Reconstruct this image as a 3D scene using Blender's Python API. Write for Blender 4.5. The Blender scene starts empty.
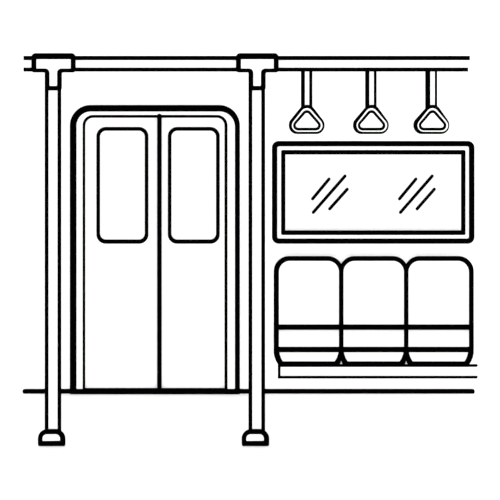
import bpy, bmesh, math
from mathutils import Vector

# ------------------------------------------------------------------ setup
scene = bpy.context.scene
COL = scene.collection
S = 160.0                       # picture units per metre
TH = math.radians(17.0)         # the view looks down by this much
CT, ST = math.cos(TH), math.sin(TH)
BASE = 393.3                    # height mark of the line where wall meets floor


def X(x):
    return (x - 250.0) / S


def Zof(y, Y):
    """height above the floor of elevation mark y on the upright plane at depth Y"""
    return ((BASE - y) / S - Y * ST) / CT


def W(pts, Y):
    return [(X(a), Zof(b, Y)) for a, b in pts]


# ------------------------------------------------------------------ materials
def mat_paint(name, c, rough, spec, noise=0.0):
    m = bpy.data.materials.new(name)
    m.use_nodes = True
    nt = m.node_tree
    b = nt.nodes['Principled BSDF']
    b.inputs['Roughness'].default_value = rough
    b.inputs['Specular IOR Level'].default_value = spec
    n = nt.nodes.new('ShaderNodeTexNoise')
    n.inputs['Scale'].default_value = 18.0
    tc = nt.nodes.new('ShaderNodeTexCoord')
    nt.links.new(tc.outputs['Object'], n.inputs['Vector'])
    r = nt.nodes.new('ShaderNodeValToRGB')
    r.color_ramp.elements[0].color = (c - noise, c - noise, c - noise, 1)
    r.color_ramp.elements[1].color = (c, c, c, 1)
    nt.links.new(n.outputs['Fac'], r.inputs['Fac'])
    nt.links.new(r.outputs['Color'], b.inputs['Base Color'])
    return m


WHITE = mat_paint('white_enamel', 0.97, 0.9, 0.0, 0.01)
WALLM = mat_paint('white_wall_paint', 0.97, 1.0, 0.0, 0.01)
FLOORM = mat_paint('white_floor_vinyl', 0.97, 1.0, 0.0, 0.01)
FABRIC = mat_paint('white_upholstery', 0.97, 1.0, 0.0, 0.01)
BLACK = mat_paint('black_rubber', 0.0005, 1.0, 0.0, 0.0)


def mat_glass():
    m = bpy.data.materials.new('clear_glass')
    m.use_nodes = True
    nt = m.node_tree
    for n in list(nt.nodes):
        nt.nodes.remove(n)
    out = nt.nodes.new('ShaderNodeOutputMaterial')
    mix = nt.nodes.new('ShaderNodeMixShader')
    tr = nt.nodes.new('ShaderNodeBsdfTransparent')
    gl = nt.nodes.new('ShaderNodeBsdfGlossy')
    gl.inputs['Roughness'].default_value = 0.05
    fr = nt.nodes.new('ShaderNodeFresnel')
    fr.inputs['IOR'].default_value = 1.45
    nt.links.new(fr.outputs[0], mix.inputs[0])
    nt.links.new(tr.outputs[0], mix.inputs[1])
    nt.links.new(gl.outputs[0], mix.inputs[2])
    nt.links.new(mix.outputs[0], out.inputs[0])
    return m


GLASS = mat_glass()


# ------------------------------------------------------------------ outlines
def fillet(pts, rad, seg=10):
    """polygon with rounded corners; rad is one radius or a list"""
    n = len(pts)
    if not isinstance(rad, (list, tuple)):
        rad = [rad] * n
    out = []
    for i in range(n):
        p = Vector(pts[i]); a = Vector(pts[i - 1]); b = Vector(pts[(i + 1) % n])
        r = rad[i]
        if r <= 0.01:
            out.append((p.x, p.y)); continue
        u = (a - p).normalized(); v = (b - p).normalized()
        ang = u.angle(v)
        d = r / math.tan(ang / 2)
        p1 = p + u * d; p2 = p + v * d
        c = p + (u + v).normalized() * (r / math.sin(ang / 2))
        a1 = math.atan2(p1.y - c.y, p1.x - c.x)
        a2 = math.atan2(p2.y - c.y, p2.x - c.x)
        da = a2 - a1
        while da > math.pi: da -= 2 * math.pi
        while da < -math.pi: da += 2 * math.pi
        for k in range(seg + 1):
            t = a1 + da * k / seg
            out.append((c.x + r * math.cos(t), c.y + r * math.sin(t)))
    return out


def rect(x0, y0, x1, y1, r=0.0):
    return fillet([(x0, y0), (x1, y0), (x1, y1), (x0, y1)], r)


def swell(lp, g):
    pts = []
    for p in lp:
        if not pts or math.hypot(p[0] - pts[-1][0], p[1] - pts[-1][1]) > 1e-5:
            pts.append(p)
    if math.hypot(pts[0][0] - pts[-1][0], pts[0][1] - pts[-1][1]) < 1e-5:
        pts.pop()
    n = len(pts)
    area = sum(pts[i - 1][0] * pts[i][1] - pts[i][0] * pts[i - 1][1] for i in range(n))
    sgn = 1 if area > 0 else -1
    out = []
    for i in range(n):
        p = Vector(pts[i]); u = (p - Vector(pts[i - 1])).normalized(); v = (Vector(pts[(i + 1) % n]) - p).normalized()
        n1 = Vector((u.y, -u.x)) * sgn; n2 = Vector((v.y, -v.x)) * sgn
        m = n1 + n2
        k = m.length_squared
        q = p + (m * (2 * g / k) if k > .2 else n1 * g)
        out.append((q.x, max(q.y, 0.0)))
    return out


# ------------------------------------------------------------------ mesh builders
class MB:
    def __init__(self):
        self.bm = bmesh.new()

    def slab(self, loops, y0, y1):
        """plate between depths y0 and y1; loops in metres (x,z): outline, then holes"""
        bm = self.bm
        fr, edges = [], []
        for lp in loops:
            clean = []
            for p in lp:
                if not clean or (abs(p[0] - clean[-1][0]) + abs(p[1] - clean[-1][1])) > 1e-6:
                    clean.append(p)
            if (abs(clean[0][0] - clean[-1][0]) + abs(clean[0][1] - clean[-1][1])) < 1e-6:
                clean.pop()
            vs = [bm.verts.new((a, y0, b)) for a, b in clean]
            es = [bm.edges.new((vs[i], vs[(i + 1) % len(vs)])) for i in range(len(vs))]
            fr.append(vs); edges += es
        res = bmesh.ops.triangle_fill(bm, use_beauty=True, use_dissolve=False, edges=edges, normal=(0, -1, 0))
        faces = [g for g in res['geom'] if isinstance(g, bmesh.types.BMFace)]
        mp = {}
        for vs in fr:
            for v in vs:
                mp[v] = bm.verts.new((v.co.x, y1, v.co.z))
        for f in faces:
            bm.faces.new([mp[v] for v in reversed(f.verts)])
        for vs in fr:
            n = len(vs)
            for i in range(n):
                a, b = vs[i], vs[(i + 1) % n]
                bm.faces.new((a, b, mp[b], mp[a]))
        return self

    def trim(self, loops, y0, y1, g=0.30):
        """plate like slab, its line swollen by g picture units on both sides (black beads)"""
        return self.slab([swell(lp, g / S * (1 if k == 0 else -1)) for k, lp in enumerate(loops)], y0, y1)

    def box(self, x0, x1, y0, y1, z0, z1):
        return self.slab([[(x0, z0), (x1, z0), (x1, z1), (x0, z1)]], y0, y1)

    def tube(self, pts, rad, seg=14, cap=True):
        """round bead along a path of 3-D points; rad one radius or one per point"""
        bm = self.bm
        P = [Vector(p) for p in pts]
        if not isinstance(rad, (list, tuple)):
            rad = [rad] * len(P)
        R = list(rad)
        if cap:      # rounded ends
            d0 = (P[0] - P[1]).normalized(); d1 = (P[-1] - P[-2]).normalized()
            a0, r0, a1, r1 = P[0], R[0], P[-1], R[-1]
            pre = [(a0 + d0 * r0 * math.sin(t), r0 * math.cos(t)) for t in (1.5, 1.2, .8, .4)]
            post = [(a1 + d1 * r1 * math.sin(t), r1 * math.cos(t)) for t in (.4, .8, 1.2, 1.5)]
            P = [a for a, _ in pre] + P + [a for a, _ in post]
            R = [b for _, b in pre] + R + [b for _, b in post]
        n = len(P)
        T = []
        for i in range(n):
            if i == 0: t = P[1] - P[0]
            elif i == n - 1: t = P[-1] - P[-2]
            else: t = (P[i + 1] - P[i]).normalized() + (P[i] - P[i - 1]).normalized()
            T.append(t.normalized())
        ref = Vector((0, 1, 0)) if abs(T[0].y) < .9 else Vector((1, 0, 0))
        nrm = (ref - T[0] * ref.dot(T[0])).normalized()
        rings = []
        for i in range(n):
            nrm = (nrm - T[i] * nrm.dot(T[i])).normalized()
            bn = T[i].cross(nrm)
            sc = 1.0
            rings.append([bm.verts.new(P[i] + (nrm * math.cos(a) + bn * math.sin(a)) * R[i] * sc)
                          for a in (2 * math.pi * k / seg for k in range(seg))])
        for i in range(n - 1):
            for k in range(seg):
                bm.faces.new((rings[i][k], rings[i][(k + 1) % seg], rings[i + 1][(k + 1) % seg], rings[i + 1][k]))
        bm.faces.new(rings[0][::-1]); bm.faces.new(rings[-1])
        return self

    def build(self, name, material, parent=None, smooth=False, origin=None):
        bm = self.bm
        bmesh.ops.recalc_face_normals(bm, faces=bm.faces[:])
        if origin is not None:
            bmesh.ops.translate(bm, verts=bm.verts[:], vec=-Vector(origin))
        me = bpy.data.meshes.new(name)
        bm.to_mesh(me); bm.free()
        me.materials.append(material)
        if smooth:
            for p in me.polygons:
                p.use_smooth = True
        o = bpy.data.objects.new(name, me)
        if origin is not None:
            o.location = origin
        COL.objects.link(o)
        if parent is not None:
            o.parent = parent
            top = parent
            off = Vector((0, 0, 0))
            while top is not None:
                off += top.location
                top = top.parent
            if origin is None:
                o.location = -off
            else:
                o.location = Vector(origin) - off
        return o


def tag(o, label=None, cat=None, group=None, kind=None):
    if label: o['label'] = label
    if cat: o['category'] = cat
    if group: o['group'] = group
    if kind: o['kind'] = kind
    return o


def empty(name, loc, **k):
    o = bpy.data.objects.new(name, None)
    o.empty_display_size = 0.1
    o.location = loc
    COL.objects.link(o)
    return tag(o, **k)


def T3(pts, Y):
    return [(a, Y, b) for a, b in W(pts, Y)]


# ================================================================== THE SETTING
# floor
f = MB().box(-5, 5, -4.5, 0.06, -0.05, 0.0).build('floor', FLOORM)
tag(f, 'plain white train floor running out from the wall', 'floor', kind='structure')

# wall with a door opening and a window opening
DX0, DX1, DTOP = 84.0, 226.0, 116.0
WX0, WX1, WY0, WY1 = 284.0, 462.3, 153.0, 231.4
zt = Zof(DTOP, 0.0)
notch = fillet([(DX0, BASE + 40), (DX0, DTOP), (DX1, DTOP), (DX1, BASE + 40)], [0, 9, 9, 0])
notch = W(notch, 0.0)
notch = [(a, max(b, 0.0)) for a, b in notch]
outer = [(-5, 0)] + notch + [(5, 0), (5, 3.0), (-5, 3.0)]
win = W(rect(WX0, WY0, WX1, WY1, 0), 0.0)
w = MB().slab([outer, win], 0.0, 0.06).build('wall_back', WALLM)
tag(w, 'plain white train side wall holding the door and the window', 'wall', kind='structure')

# skirting line where wall meets floor, either side of the door
def skirting(name, x0, x1, label):
    Yf = -0.008
    top = Zof(389.5, Yf)
    r = 2.1
    mb = MB()
    a = W([(x0, 389.5), (x1, 389.5), (x1, 393.7), (x0, 393.7)], Yf)
    z0, z1 = 0.0, top
    rr = (z1 - z0) / 2 * .98
    L = a[0][0]; Rr = a[1][0]
    pts = [(L, z0), (Rr, z0), (Rr, z1), (L, z1)]
    rad = [rr, 0, 0, rr] if x0 < 100 else [0, rr, rr, 0]
    mb.trim([fillet(pts, rad, 6)], Yf, 0.0)
    return tag(mb.build(name, BLACK), label, 'skirting', kind='structure')

skirting('baseboard_left', 22.8, 71.0, 'thin black skirting line left of the door')
skirting('baseboard_right', 239.0, 474.4, 'thin black skirting line right of the door, under the seats')

# ------------------------------------------------------------------ the door
door = empty('door_1', (X(155), 0, 0), label='closed white double sliding train door in a black edged frame', cat='door', kind='structure')
YF = -0.015          # front of the white surround
def arch(x0, x1, y, r0, r1, Y):
    p = W(fillet([(x0, BASE + 60), (x0, y), (x1, y), (x1, BASE + 60)], [0, r0, r1, 0], 16), Y)
    return [(a, max(b, 0.0)) for a, b in p]

def arch_ring(o, i, Y0, Y1, g=0.0):
    """upside-down U between an outer and an inner arch"""
    return MB().trim([list(o) + list(reversed(i))], Y0, Y1, g)

fr = arch_ring(arch(71, 238.8, 106, 19, 19, YF), arch(84.0, 226, 116, 9, 9, YF), YF, -0.0).build('door_frame', WHITE, door)
arch_ring(arch(70.1, 239.6, 105.3, 20.5, 20.5, YF), arch(76.2, 235.2, 111, 14.5, 15.5, YF), YF - 0.006, YF + 0.002, .3).build('outer_trim', BLACK, fr)['label'] = 'thick black outer edge of the door frame'
arch_ring(arch(82.9, 227.2, 115.2, 10.2, 10.2, YF), arch(85.0, 224.8, 117.3, 8.2, 8, YF), YF - 0.004, YF + 0.002, .3).build('inner_trim', BLACK, fr)['label'] = 'thin black inner edge of the door frame'

def leaf(x0, x1, wx0, wx1, left):
    Y0, Y1 = 0.004, 0.040
    rr = [0, 8, 0, 0] if left else [0, 0, 8, 0]
    ol = W(fillet([(x0, BASE + 60), (x0, 116.6), (x1, 116.6), (x1, BASE + 60)], rr), Y0)
    ol = [(a, max(b, 0.004)) for a, b in ol]
    hole = W(rect(wx0 + 1.5, 128.5, wx1 - 1.5, 241.6, 7.5), Y0)
    lf = MB().slab([ol, hole], Y0, Y1).build('door_leaf', WHITE, door)
    MB().trim([W(rect(wx0, 127.2, wx1, 243.2, 9), Y0), W(rect(wx0 + 3.1, 130.2, wx1 - 3.1, 240.0, 6.2), Y0)],
              Y0 - 0.006, Y0 + 0.006).build('window_seal', BLACK, lf)['label'] = 'black rubber seal round the door window'
    MB().slab([W(rect(wx0 + 1.6, 128.6, wx1 - 1.6, 241.5, 7.4), Y0)], 0.018, 0.024).build('window_pane', GLASS, lf)
    return lf

leaf(84.6, 159.3, 96.7, 148.1, True)
leaf(159.5, 225.4, 168.1, 219.4, False)
s = MB().trim([W(fillet([(157.4, 114), (161.4, 114), (161.4, 389), (157.4, 389)], [1.9, 1.9, 0, 0]), YF)], YF - 0.004, 0.004).build('meeting_seal', BLACK, door)
s['label'] = 'black rubber seal where the two door leaves meet'
th = W([(72.5, 389.3), (238.3, 389.3), (238.3, 400), (72.5, 400)], YF - .004)
th = [(a, max(b, 0)) for a, b in th]
MB().trim([th], YF - 0.007, 0.004).build('threshold', BLACK, door)['label'] = 'thick black threshold strip under the door'

# ------------------------------------------------------------------ the window
wn = empty('window_1', (X(373), 0, Zof(243, 0)), label='wide white framed train window with black edges above the seats', cat='window', kind='structure')
YW = -0.03
wf = MB().slab([W(rect(273, 142, 473.4, 242.6, 5.4), YW), W(rect(283, 151.6, 463.6, 232.8, 0.5), YW)], YW, 0.0).build('window_frame', WHITE, wn)
MB().trim([W(rect(272.2, 141.3, 474.2, 243.2, 6.5), YW), W(rect(277, 145.8, 469.2, 238.8, 2), YW)], YW - 0.006, YW + 0.002).build('outer_trim', BLACK, wf)['label'] = 'thick black outer edge of the window frame'
MB().trim([W(rect(281.4, 150.3, 465.2, 234.5, 1.2), YW), W(rect(285.1, 154, 461.3, 230.7, 0), YW)], YW - 0.005, YW + 0.003).build('inner_trim', BLACK, wf)['label'] = 'black inner edge of the window frame'
pane = MB().slab([W(rect(284.2, 153.2, 462.1, 231.2, 0), 0.0)], 0.008, 0.014).build('window_pane', GLASS, wn)
YG = 0.007
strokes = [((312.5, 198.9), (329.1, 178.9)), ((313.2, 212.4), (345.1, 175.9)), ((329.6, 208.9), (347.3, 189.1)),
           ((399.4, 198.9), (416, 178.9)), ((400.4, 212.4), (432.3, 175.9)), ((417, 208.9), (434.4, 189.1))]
for (a, b) in strokes:  # drawn glass reflections, modelled as black strips on the pane
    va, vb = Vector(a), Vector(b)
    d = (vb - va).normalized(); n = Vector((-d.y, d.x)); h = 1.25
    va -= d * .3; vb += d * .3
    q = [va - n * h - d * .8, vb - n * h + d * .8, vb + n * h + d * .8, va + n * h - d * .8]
    MB().trim([W(fillet([tuple(p) for p in q], 1.2, 5), YG)], YG - 0.003, YG + 0.0008).build('reflection_mark', BLACK, pane)['label'] = 'short black slanting stroke standing for a reflection on the window glass'

# ================================================================== GRAB POLES AND RAIL
YP = Zr = None
PF = -1.105                  # front plane of pole and foot
r_base = 2.4 / S
# the foot stands on the floor: depth at which its bottom edge is at mark 446
PF = -((446.0 - BASE) / S) / ST
PD = 0.08                    # pole depth
PC = PF + PD / 2             # pole and rail centre
RD = 0.04                    # rail depth

def grab_pole(cx, tcx, tl, tr, label):
    root = empty('grab_pole', (X(cx), PC, 0), label=label, cat='grab pole', group='floor to rail grab poles')
    foot_top = 430.2
    zb = Zof(431.5, PF)
    ztop = Zof(71.6, PC - RD / 2)     # underside of the rail
    # tube
    hx = 6.4 / S
    px = X(cx)
    pole = MB().slab([[(px - hx, zb), (px + hx, zb), (px + hx, ztop), (px - hx, ztop)]], PF + .008, PF + PD - .008)
    pole = pole.build('pole', WHITE, root)
    mb = MB()
    r = 1.98 / S
    for sx in (-1, 1):
        for yy in (PF + .010, PF + PD - .010):
            mb.tube([(px + sx * hx, yy, zb), (px + sx * hx, yy, ztop - .003)], r, cap=False)
    mb.build('edge_trim', BLACK, pole, smooth=False)['label'] = 'black lines down the edges of the pole'
    # foot: half-round block
    fc = cx - 1.4
    zz = lambda pts: [(a, max(b, 0.0)) for a, b in W(pts, PF)]
    fo = zz(fillet([(fc - 13.5, 429.4), (fc + 13.6, 429.4), (fc + 13.6, 446.0), (fc - 13.5, 446.0)], [9.5, 9.5, 2.4, 2.4], 12))
    fi = zz(fillet([(fc - 9.4, 433.8), (fc + 8.7, 433.8), (fc + 8.7, 441.0), (fc - 9.4, 441.2)], [4.5, 4.5, 0, 0], 10))
    fm = zz(fillet([(fc - 12.5, 431.6), (fc + 12.6, 431.6), (fc + 12.6, 446.0), (fc - 12.5, 446.0)], [9, 9, 0, 0], 12))
    foot = MB().slab([fm], PF, PF + PD).build('foot_cap', WHITE, root)
    MB().trim([fo, fi], PF - 0.004, PF + 0.004).build('edge_trim', BLACK, foot)['label'] = 'thick black outline of the pole foot'
    # tee clamp: a front and a back half round the rail and the top of the pole
    TF = PC - RD / 2 - 0.03
    def tee(l, r_, t, b, sl, sr, sb, rad, Y):
        return W(fillet([(l, t), (r_, t), (r_, b), (sr, b), (sr, sb), (sl, sb), (sl, b), (l, b)], rad, 8), Y)
    o = tee(tcx - tl, tcx + tr, 53.6, 72, tcx - 8, tcx + 8.2, 90, [4, 4, 2.5, 1.5, 2.5, 2.5, 1.5, 2.5], TF)
    i = tee(tcx - tl + 4.5, tcx + tr - 4.4, 58.8, 68.8, tcx - 4.2, tcx + 4.0, 86.2, [.4, .4, .4, 4, 1, 1, 4, .4], TF)
    m = tee(tcx - tl + 1, tcx + tr - 1, 55.0, 71, tcx - 7, tcx + 7.2, 89, [3, 3, 2, 2.5, 2, 2, 2.5, 2], TF)
    tj = MB().slab([m], TF, PC - RD / 2 - 0.001 - 0.019)
    tj.slab([m], PC + RD / 2 + 0.020, PC + RD / 2 + 0.03)
    # the bridging webs over the rail ends of the clamp (top and the two flanks stay clear of the rail)
    z1 = m[0][1]
    tz = max(p[1] for p in m)
    tj.box(X(tcx - tl + 4), X(tcx + tr - 4), PC - RD / 2 - 0.019, PC + RD / 2 + 0.020, Zof(57.6, TF) + 0.004, tz)
    tj = tj.build('tee_joint', WHITE, root)
    MB().trim([o, i], TF - 0.004, TF + 0.004).build('edge_trim', BLACK, tj)['label'] = 'thick black outline of the tee joint'
    return root

grab_pole(53.0, 53.4, 21.8, 22.0, 'white black-edged upright grab pole left of the door')
grab_pole(256.8, 257.2, 21.0, 21.2, 'white black-edged upright grab pole between the door and the window')

# overhead rail
RF = PC - RD / 2
rail = MB().slab([W([(24.4, 57.6), (468.3, 57.6), (468.3, 69.8), (24.4, 69.8)], RF)], RF, RF + RD).build('overhead_rail', WHITE)
tag(rail, 'long white overhead handrail edged in black, running across both pole tops', 'handrail')
mb = MB()
mb.trim([W([(23.8, 56.3), (469.6, 56.3), (469.6, 59.7), (23.8, 59.7)], RF)], RF - .004, RF + .004)
mb.trim([W([(23.8, 67.9), (467.8, 67.9), (467.8, 71.1), (23.8, 71.1)], RF)], RF - .004, RF + .004)
mb.build('edge_trim', BLACK, rail)['label'] = 'black lines along the top and bottom edges of the rail'

# ------------------------------------------------------------------ hanging straps
HY = RF + RD + 0.004       # straps hang from the back of the rail
def tri(c, hl, hr, apex, r, Y, by=125.4):
    """triangle with corner radius r, its core corners at c-hl, c+hr and the apex"""
    K = [Vector((c - hl, by)), Vector((c, apex)), Vector((c + hr, by))]
    out = []
    for i in range(3):
        a, p, b = K[i - 1], K[i], K[(i + 1) % 3]
        def outn(u, v):
            d = (v - u).normalized()
            n = Vector((d.y, -d.x))
            g = (K[0] + K[1] + K[2]) / 3
            return n if (u - g).dot(n) > 0 else -n
        n1, n2 = outn(a, p), outn(p, b)
        a1 = math.atan2(n1.y, n1.x); a2 = math.atan2(n2.y, n2.x)
        da = a2 - a1
        while da > math.pi: da -= 2 * math.pi
        while da < -math.pi: da += 2 * math.pi
        for k in range(15):
            t = a1 + da * k / 14
            out.append((p.x + r * math.cos(t), p.y + r * math.sin(t)))
    return W(out, Y)

def strap_handle(c, l0, l1, r0, r1, tl, tr, label):
    root = empty('strap_handle', (X(c), HY + .01, Zof(71.0, HY)), label=label, cat='strap handle', group='hanging strap handles under the overhead rail')
    strap = MB().slab([W([(l0 + .5, 64), (r1 - .4, 64), (r1 - .4, 108), (l0 + .5, 108)], HY)], HY + .002, HY + .012).build('strap', WHITE, root)
    mb = MB()
    mb.trim([W([(l0, 63.5), (l1, 63.5), (l1, 108.4), (l0, 108.4)], HY)], HY, HY + .014)
    mb.trim([W([(r0, 63.5), (r1, 63.5), (r1, 108.4), (r0, 108.4)], HY)], HY, HY + .014)
    mb.build('edge_trim', BLACK, strap)['label'] = 'black edges of the strap, the left one thicker'
    H = HY - .004
    ring = MB().slab([tri(c, 8.7, 8.9, 115.0, 7.3, H), tri(c, 8.7, 8.8, 115.2, 4.3, H)], H, H + .012).build('grip_ring', WHITE, root)
    mb = MB()
    mb.trim([tri(c, tl - 8.3, tr - 8.3, 113.6, 8.3, H), tri(c, 8.7, 9.3, 114.4, 6.6, H)], H - .002, H + .008)
    mb.trim([tri(c, 8.7, 8.8, 115.2, 4.9, H), tri(c, 8.6, 8.6, 115.6, 2.8, H)], H - .002, H + .008, .18)
    mb.build('edge_trim', BLACK, ring)['label'] = 'black outer and inner outline of the triangular grip'
    return root

strap_handle(306.9, 301.2, 304.6, 309.5, 312.1, 17.9, 17.4, 'white triangular strap handle nearest the grab pole, above the left of the window')
strap_handle(371.5, 365.4, 369.1, 374.1, 376.3, 18.3, 17.0, 'middle white triangular strap handle of three, above the centre of the window')
strap_handle(432.5, 425.5, 430.0, 435.1, 436.9, 18.9, 16.6, 'white triangular strap handle farthest right, with the thickest left edge')

# ================================================================== SEATS
YB = -0.12           # front of the backrests
# depth of the front of the seats: the seat pan is level
zs = Zof(329.6, YB)
YS = -((349.4 - BASE) / S + zs * CT) / ST
YBODY = YB

def seat(xl, xr, wl, wr, label):
    """xl, xr: left and right limits of the seat's outline, wl, wr: line widths there"""
    root = empty('train_seat', (X((xl + xr) / 2), YS / 2, Zof(365, YS)), label=label, cat='seat', group='row of three white train seats')
    cl, cr = xl + wl / 2, xr - wr / 2
    # --- backrest
    def shoulder(x, k, wide, n=14):
        # edge line of the backrest from below up to its top, rounded at the shoulder
        r = 15.2
        cx = x + k * (r if wide else r - 2.1)
        cy = 256.4 + r
        out = [(x, 330)]
        for j in range(n + 1):
            t = math.pi / 2 * j / n
            px_, py_ = cx - k * r * math.cos(t), cy - r * math.sin(t)
            if (px_ - x) * k > 0.02:
                out.append((px_, py_))
            elif j == 0 and wide:
                out.append((x, cy))
        if not wide:
            yy = cy - math.sqrt(r * r - (cx - x) ** 2)
            out.insert(1, (x, yy))
        return out
    bop = shoulder(xl, 1, wl > 3) + shoulder(xr, -1, wr > 3)[::-1]
    bo = W(bop, YB)
    bi = W(fillet([(xl + wl, 330), (xl + wl, 260.4), (xr - wr, 260.4), (xr - wr, 330)], [0, 11.3, 11.3, 0], 14), YB)
    body = W([(a, min(b, 328)) for a, b in bop], YB)
    back = MB().slab([body], YB, -0.001).build('backrest', FABRIC, root)
    mb = MB()
    mb.trim([bo + list(reversed(bi))], YB - 0.005, YB + 0.003)
    lo = W([(xl, 324.7), (xr, 324.7), (xr, 329.7), (xl, 329.7)], YB)
    mb.trim([lo], YB - 0.006, YB + 0.003)
    mb.build('piping', BLACK, back)['label'] = 'black piping round the backrest'
    # --- seat cushion, its lower corners curving in at the front
    def low(x0, x1, yb, k):
        return [(x0, 349.4), (x0, 352.6), (x0 + .7 * k, 355.6), (x0 + 2.2 * k, 359.4), (x0 + 5.2 * k, yb),
                (x1 - 5.2 * k, yb), (x1 - 2.2 * k, 359.4), (x1 - .7 * k, 355.6), (x1, 352.6), (x1, 349.4)]
    cb = low(xl + .4, xr - .4, 365.0, 1.0)
    cush = MB().slab([W(cb, YS)], YS, YB + .06)
    # seat pan lies just below the backrest
    cush = cush.build('seat_cushion', FABRIC, root)
    mb = MB()
    # sides of the pan, top edges running from the backrest to the front edge
    zc = zs
    for x0, x1 in ((xl, xl + wl), (xr - wr, xr)):
        mb.box(X(x0 - .3), X(x1 + .3), YS + .001, YB - .001, zc - 0.012, zc + 0.001)
    # front band
    mb.trim([W([(xl, 347.1), (xr, 347.1), (xr, 351.8), (xl, 351.8)], YS)], YS - .006, YS + .002)
    # lower front outline
    def side(x, k, wide):
        if wide:      # free end of the row: the bead swings in under the cushion
            return ([(x, 349), (x, 353), (x + k * .9, 357), (x + k * 2.5, 361), (x + k * 4.8, 364.6), (x + k * 6.0, 365.7)],
                    [(x + k * 4.9, 349), (x + k * 5.1, 352), (x + k * 5.8, 355), (x + k * 6.9, 358.2), (x + k * 8.7, 361.6)])
        return ([(x, 349), (x, 358), (x, 360.6), (x + k * .7, 362.6), (x + k * 1.7, 364.6), (x + k * 2.4, 365.7)],
                [(x + k * 1.7, 349), (x + k * 2.0, 352), (x + k * 2.8, 355), (x + k * 4.0, 358.2), (x + k * 6.0, 361.6)])
    lo_, li_ = side(xl, 1, wl > 3)
    ro_, ri_ = side(xr, -1, wr > 3)
    ol = lo_ + ro_[::-1]
    il = li_ + ri_[::-1]
    mb.trim([W(ol, YS) + list(reversed(W(il, YS)))], YS - .005, YS + .003)
    mb.build('piping', BLACK, cush)['label'] = 'black piping round the seat cushion'
    return root

seat(273.9, 340.9, 4.7, 1.7, 'white train seat on the left of the row, nearest the grab pole')
seat(341.5, 405.9, 1.7, 1.7, 'white train seat in the middle of the row of three')
seat(406.5, 473.5, 1.7, 4.3, 'white train seat on the right end of the row')

# bench rail that carries the seats
YL = YS - 0.014
zb0, zb1 = Zof(377.4, YL), Zof(366.4, YS)
bench = MB().slab([[(X(279), zb0), (X(476.6), zb0), (X(476.6), zb1), (X(279), zb1)]], YL, -0.001).build('seat_base', WHITE)
tag(bench, 'long low white bench base edged in black under the three seats', 'bench base')
mb = MB()
mb.trim([W(fillet([(278.2, 364.7), (477.2, 364.7), (477.2, 366.1), (278.2, 366.1)], [0, .6, .6, 0], 4), YL)], YL - .005, YL + .005, .45)
mb.trim([W(fillet([(278.2, 376.2), (477.2, 376.2), (477.2, 377.9), (278.2, 377.9)], [0, .8, .8, 0], 4), YL)], YL - .005, YL + .005, .45)
mb.trim([W([(278.1, 365), (280.2, 365), (280.2, 377.6), (278.1, 377.6)], YL)], YL - .0045, YL + .0045)
for jx in (341.2, 406.2):  # white triangles added to cover the shaded gaps between the cushions
    MB().slab([W([(jx - 4.2, 366.0), (jx, 357.5), (jx + 4.2, 366.0)], YS)], YS + .006, YS + .02).build('gap_filler', WHITE, bench)
mb.build('edge_trim', BLACK, bench)['label'] = 'thin black lines along the edges of the bench base'

# ================================================================== LIGHT AND CAMERA
world = bpy.data.worlds.new('World')
scene.world = world
world.use_nodes = True
bg = world.node_tree.nodes['Background']
bg.inputs['Color'].default_value = (1, 1, 1, 1)
bg.inputs['Strength'].default_value = 1.1

# sun added along the view direction to lift shadows and hide them behind objects
sun = bpy.data.lights.new('fill_sun', 'SUN')
sun.energy = 1.1
sun.angle = math.radians(1.0)
so = bpy.data.objects.new('fill_sun', sun)
COL.objects.link(so)
so.location = (0, -6, 3)
so.rotation_euler = (math.radians(90 - 17), 0, 0)
scene.cycles.max_bounces = 24
scene.cycles.diffuse_bounces = 24
scene.cycles.transparent_max_bounces = 16

cam = bpy.data.cameras.new('camera')
co = bpy.data.objects.new('camera', cam)
COL.objects.link(co)
cam.type = 'ORTHO'
cam.ortho_scale = 500.0 / S
cam.clip_end = 100
# centre of the picture on the wall plane
zc = Zof(250, 0.0)
fwd = Vector((0, CT, -ST))
co.location = Vector((0, 0, zc)) - fwd * 9.0
co.rotation_euler = (math.pi / 2 - TH, 0, 0)
scene.camera = co

vs = scene.view_settings
vs.view_transform = 'Standard'
vs.look = 'None'
vs.gamma = 1.0
vs.use_curve_mapping = False
vs.exposure = 0.0
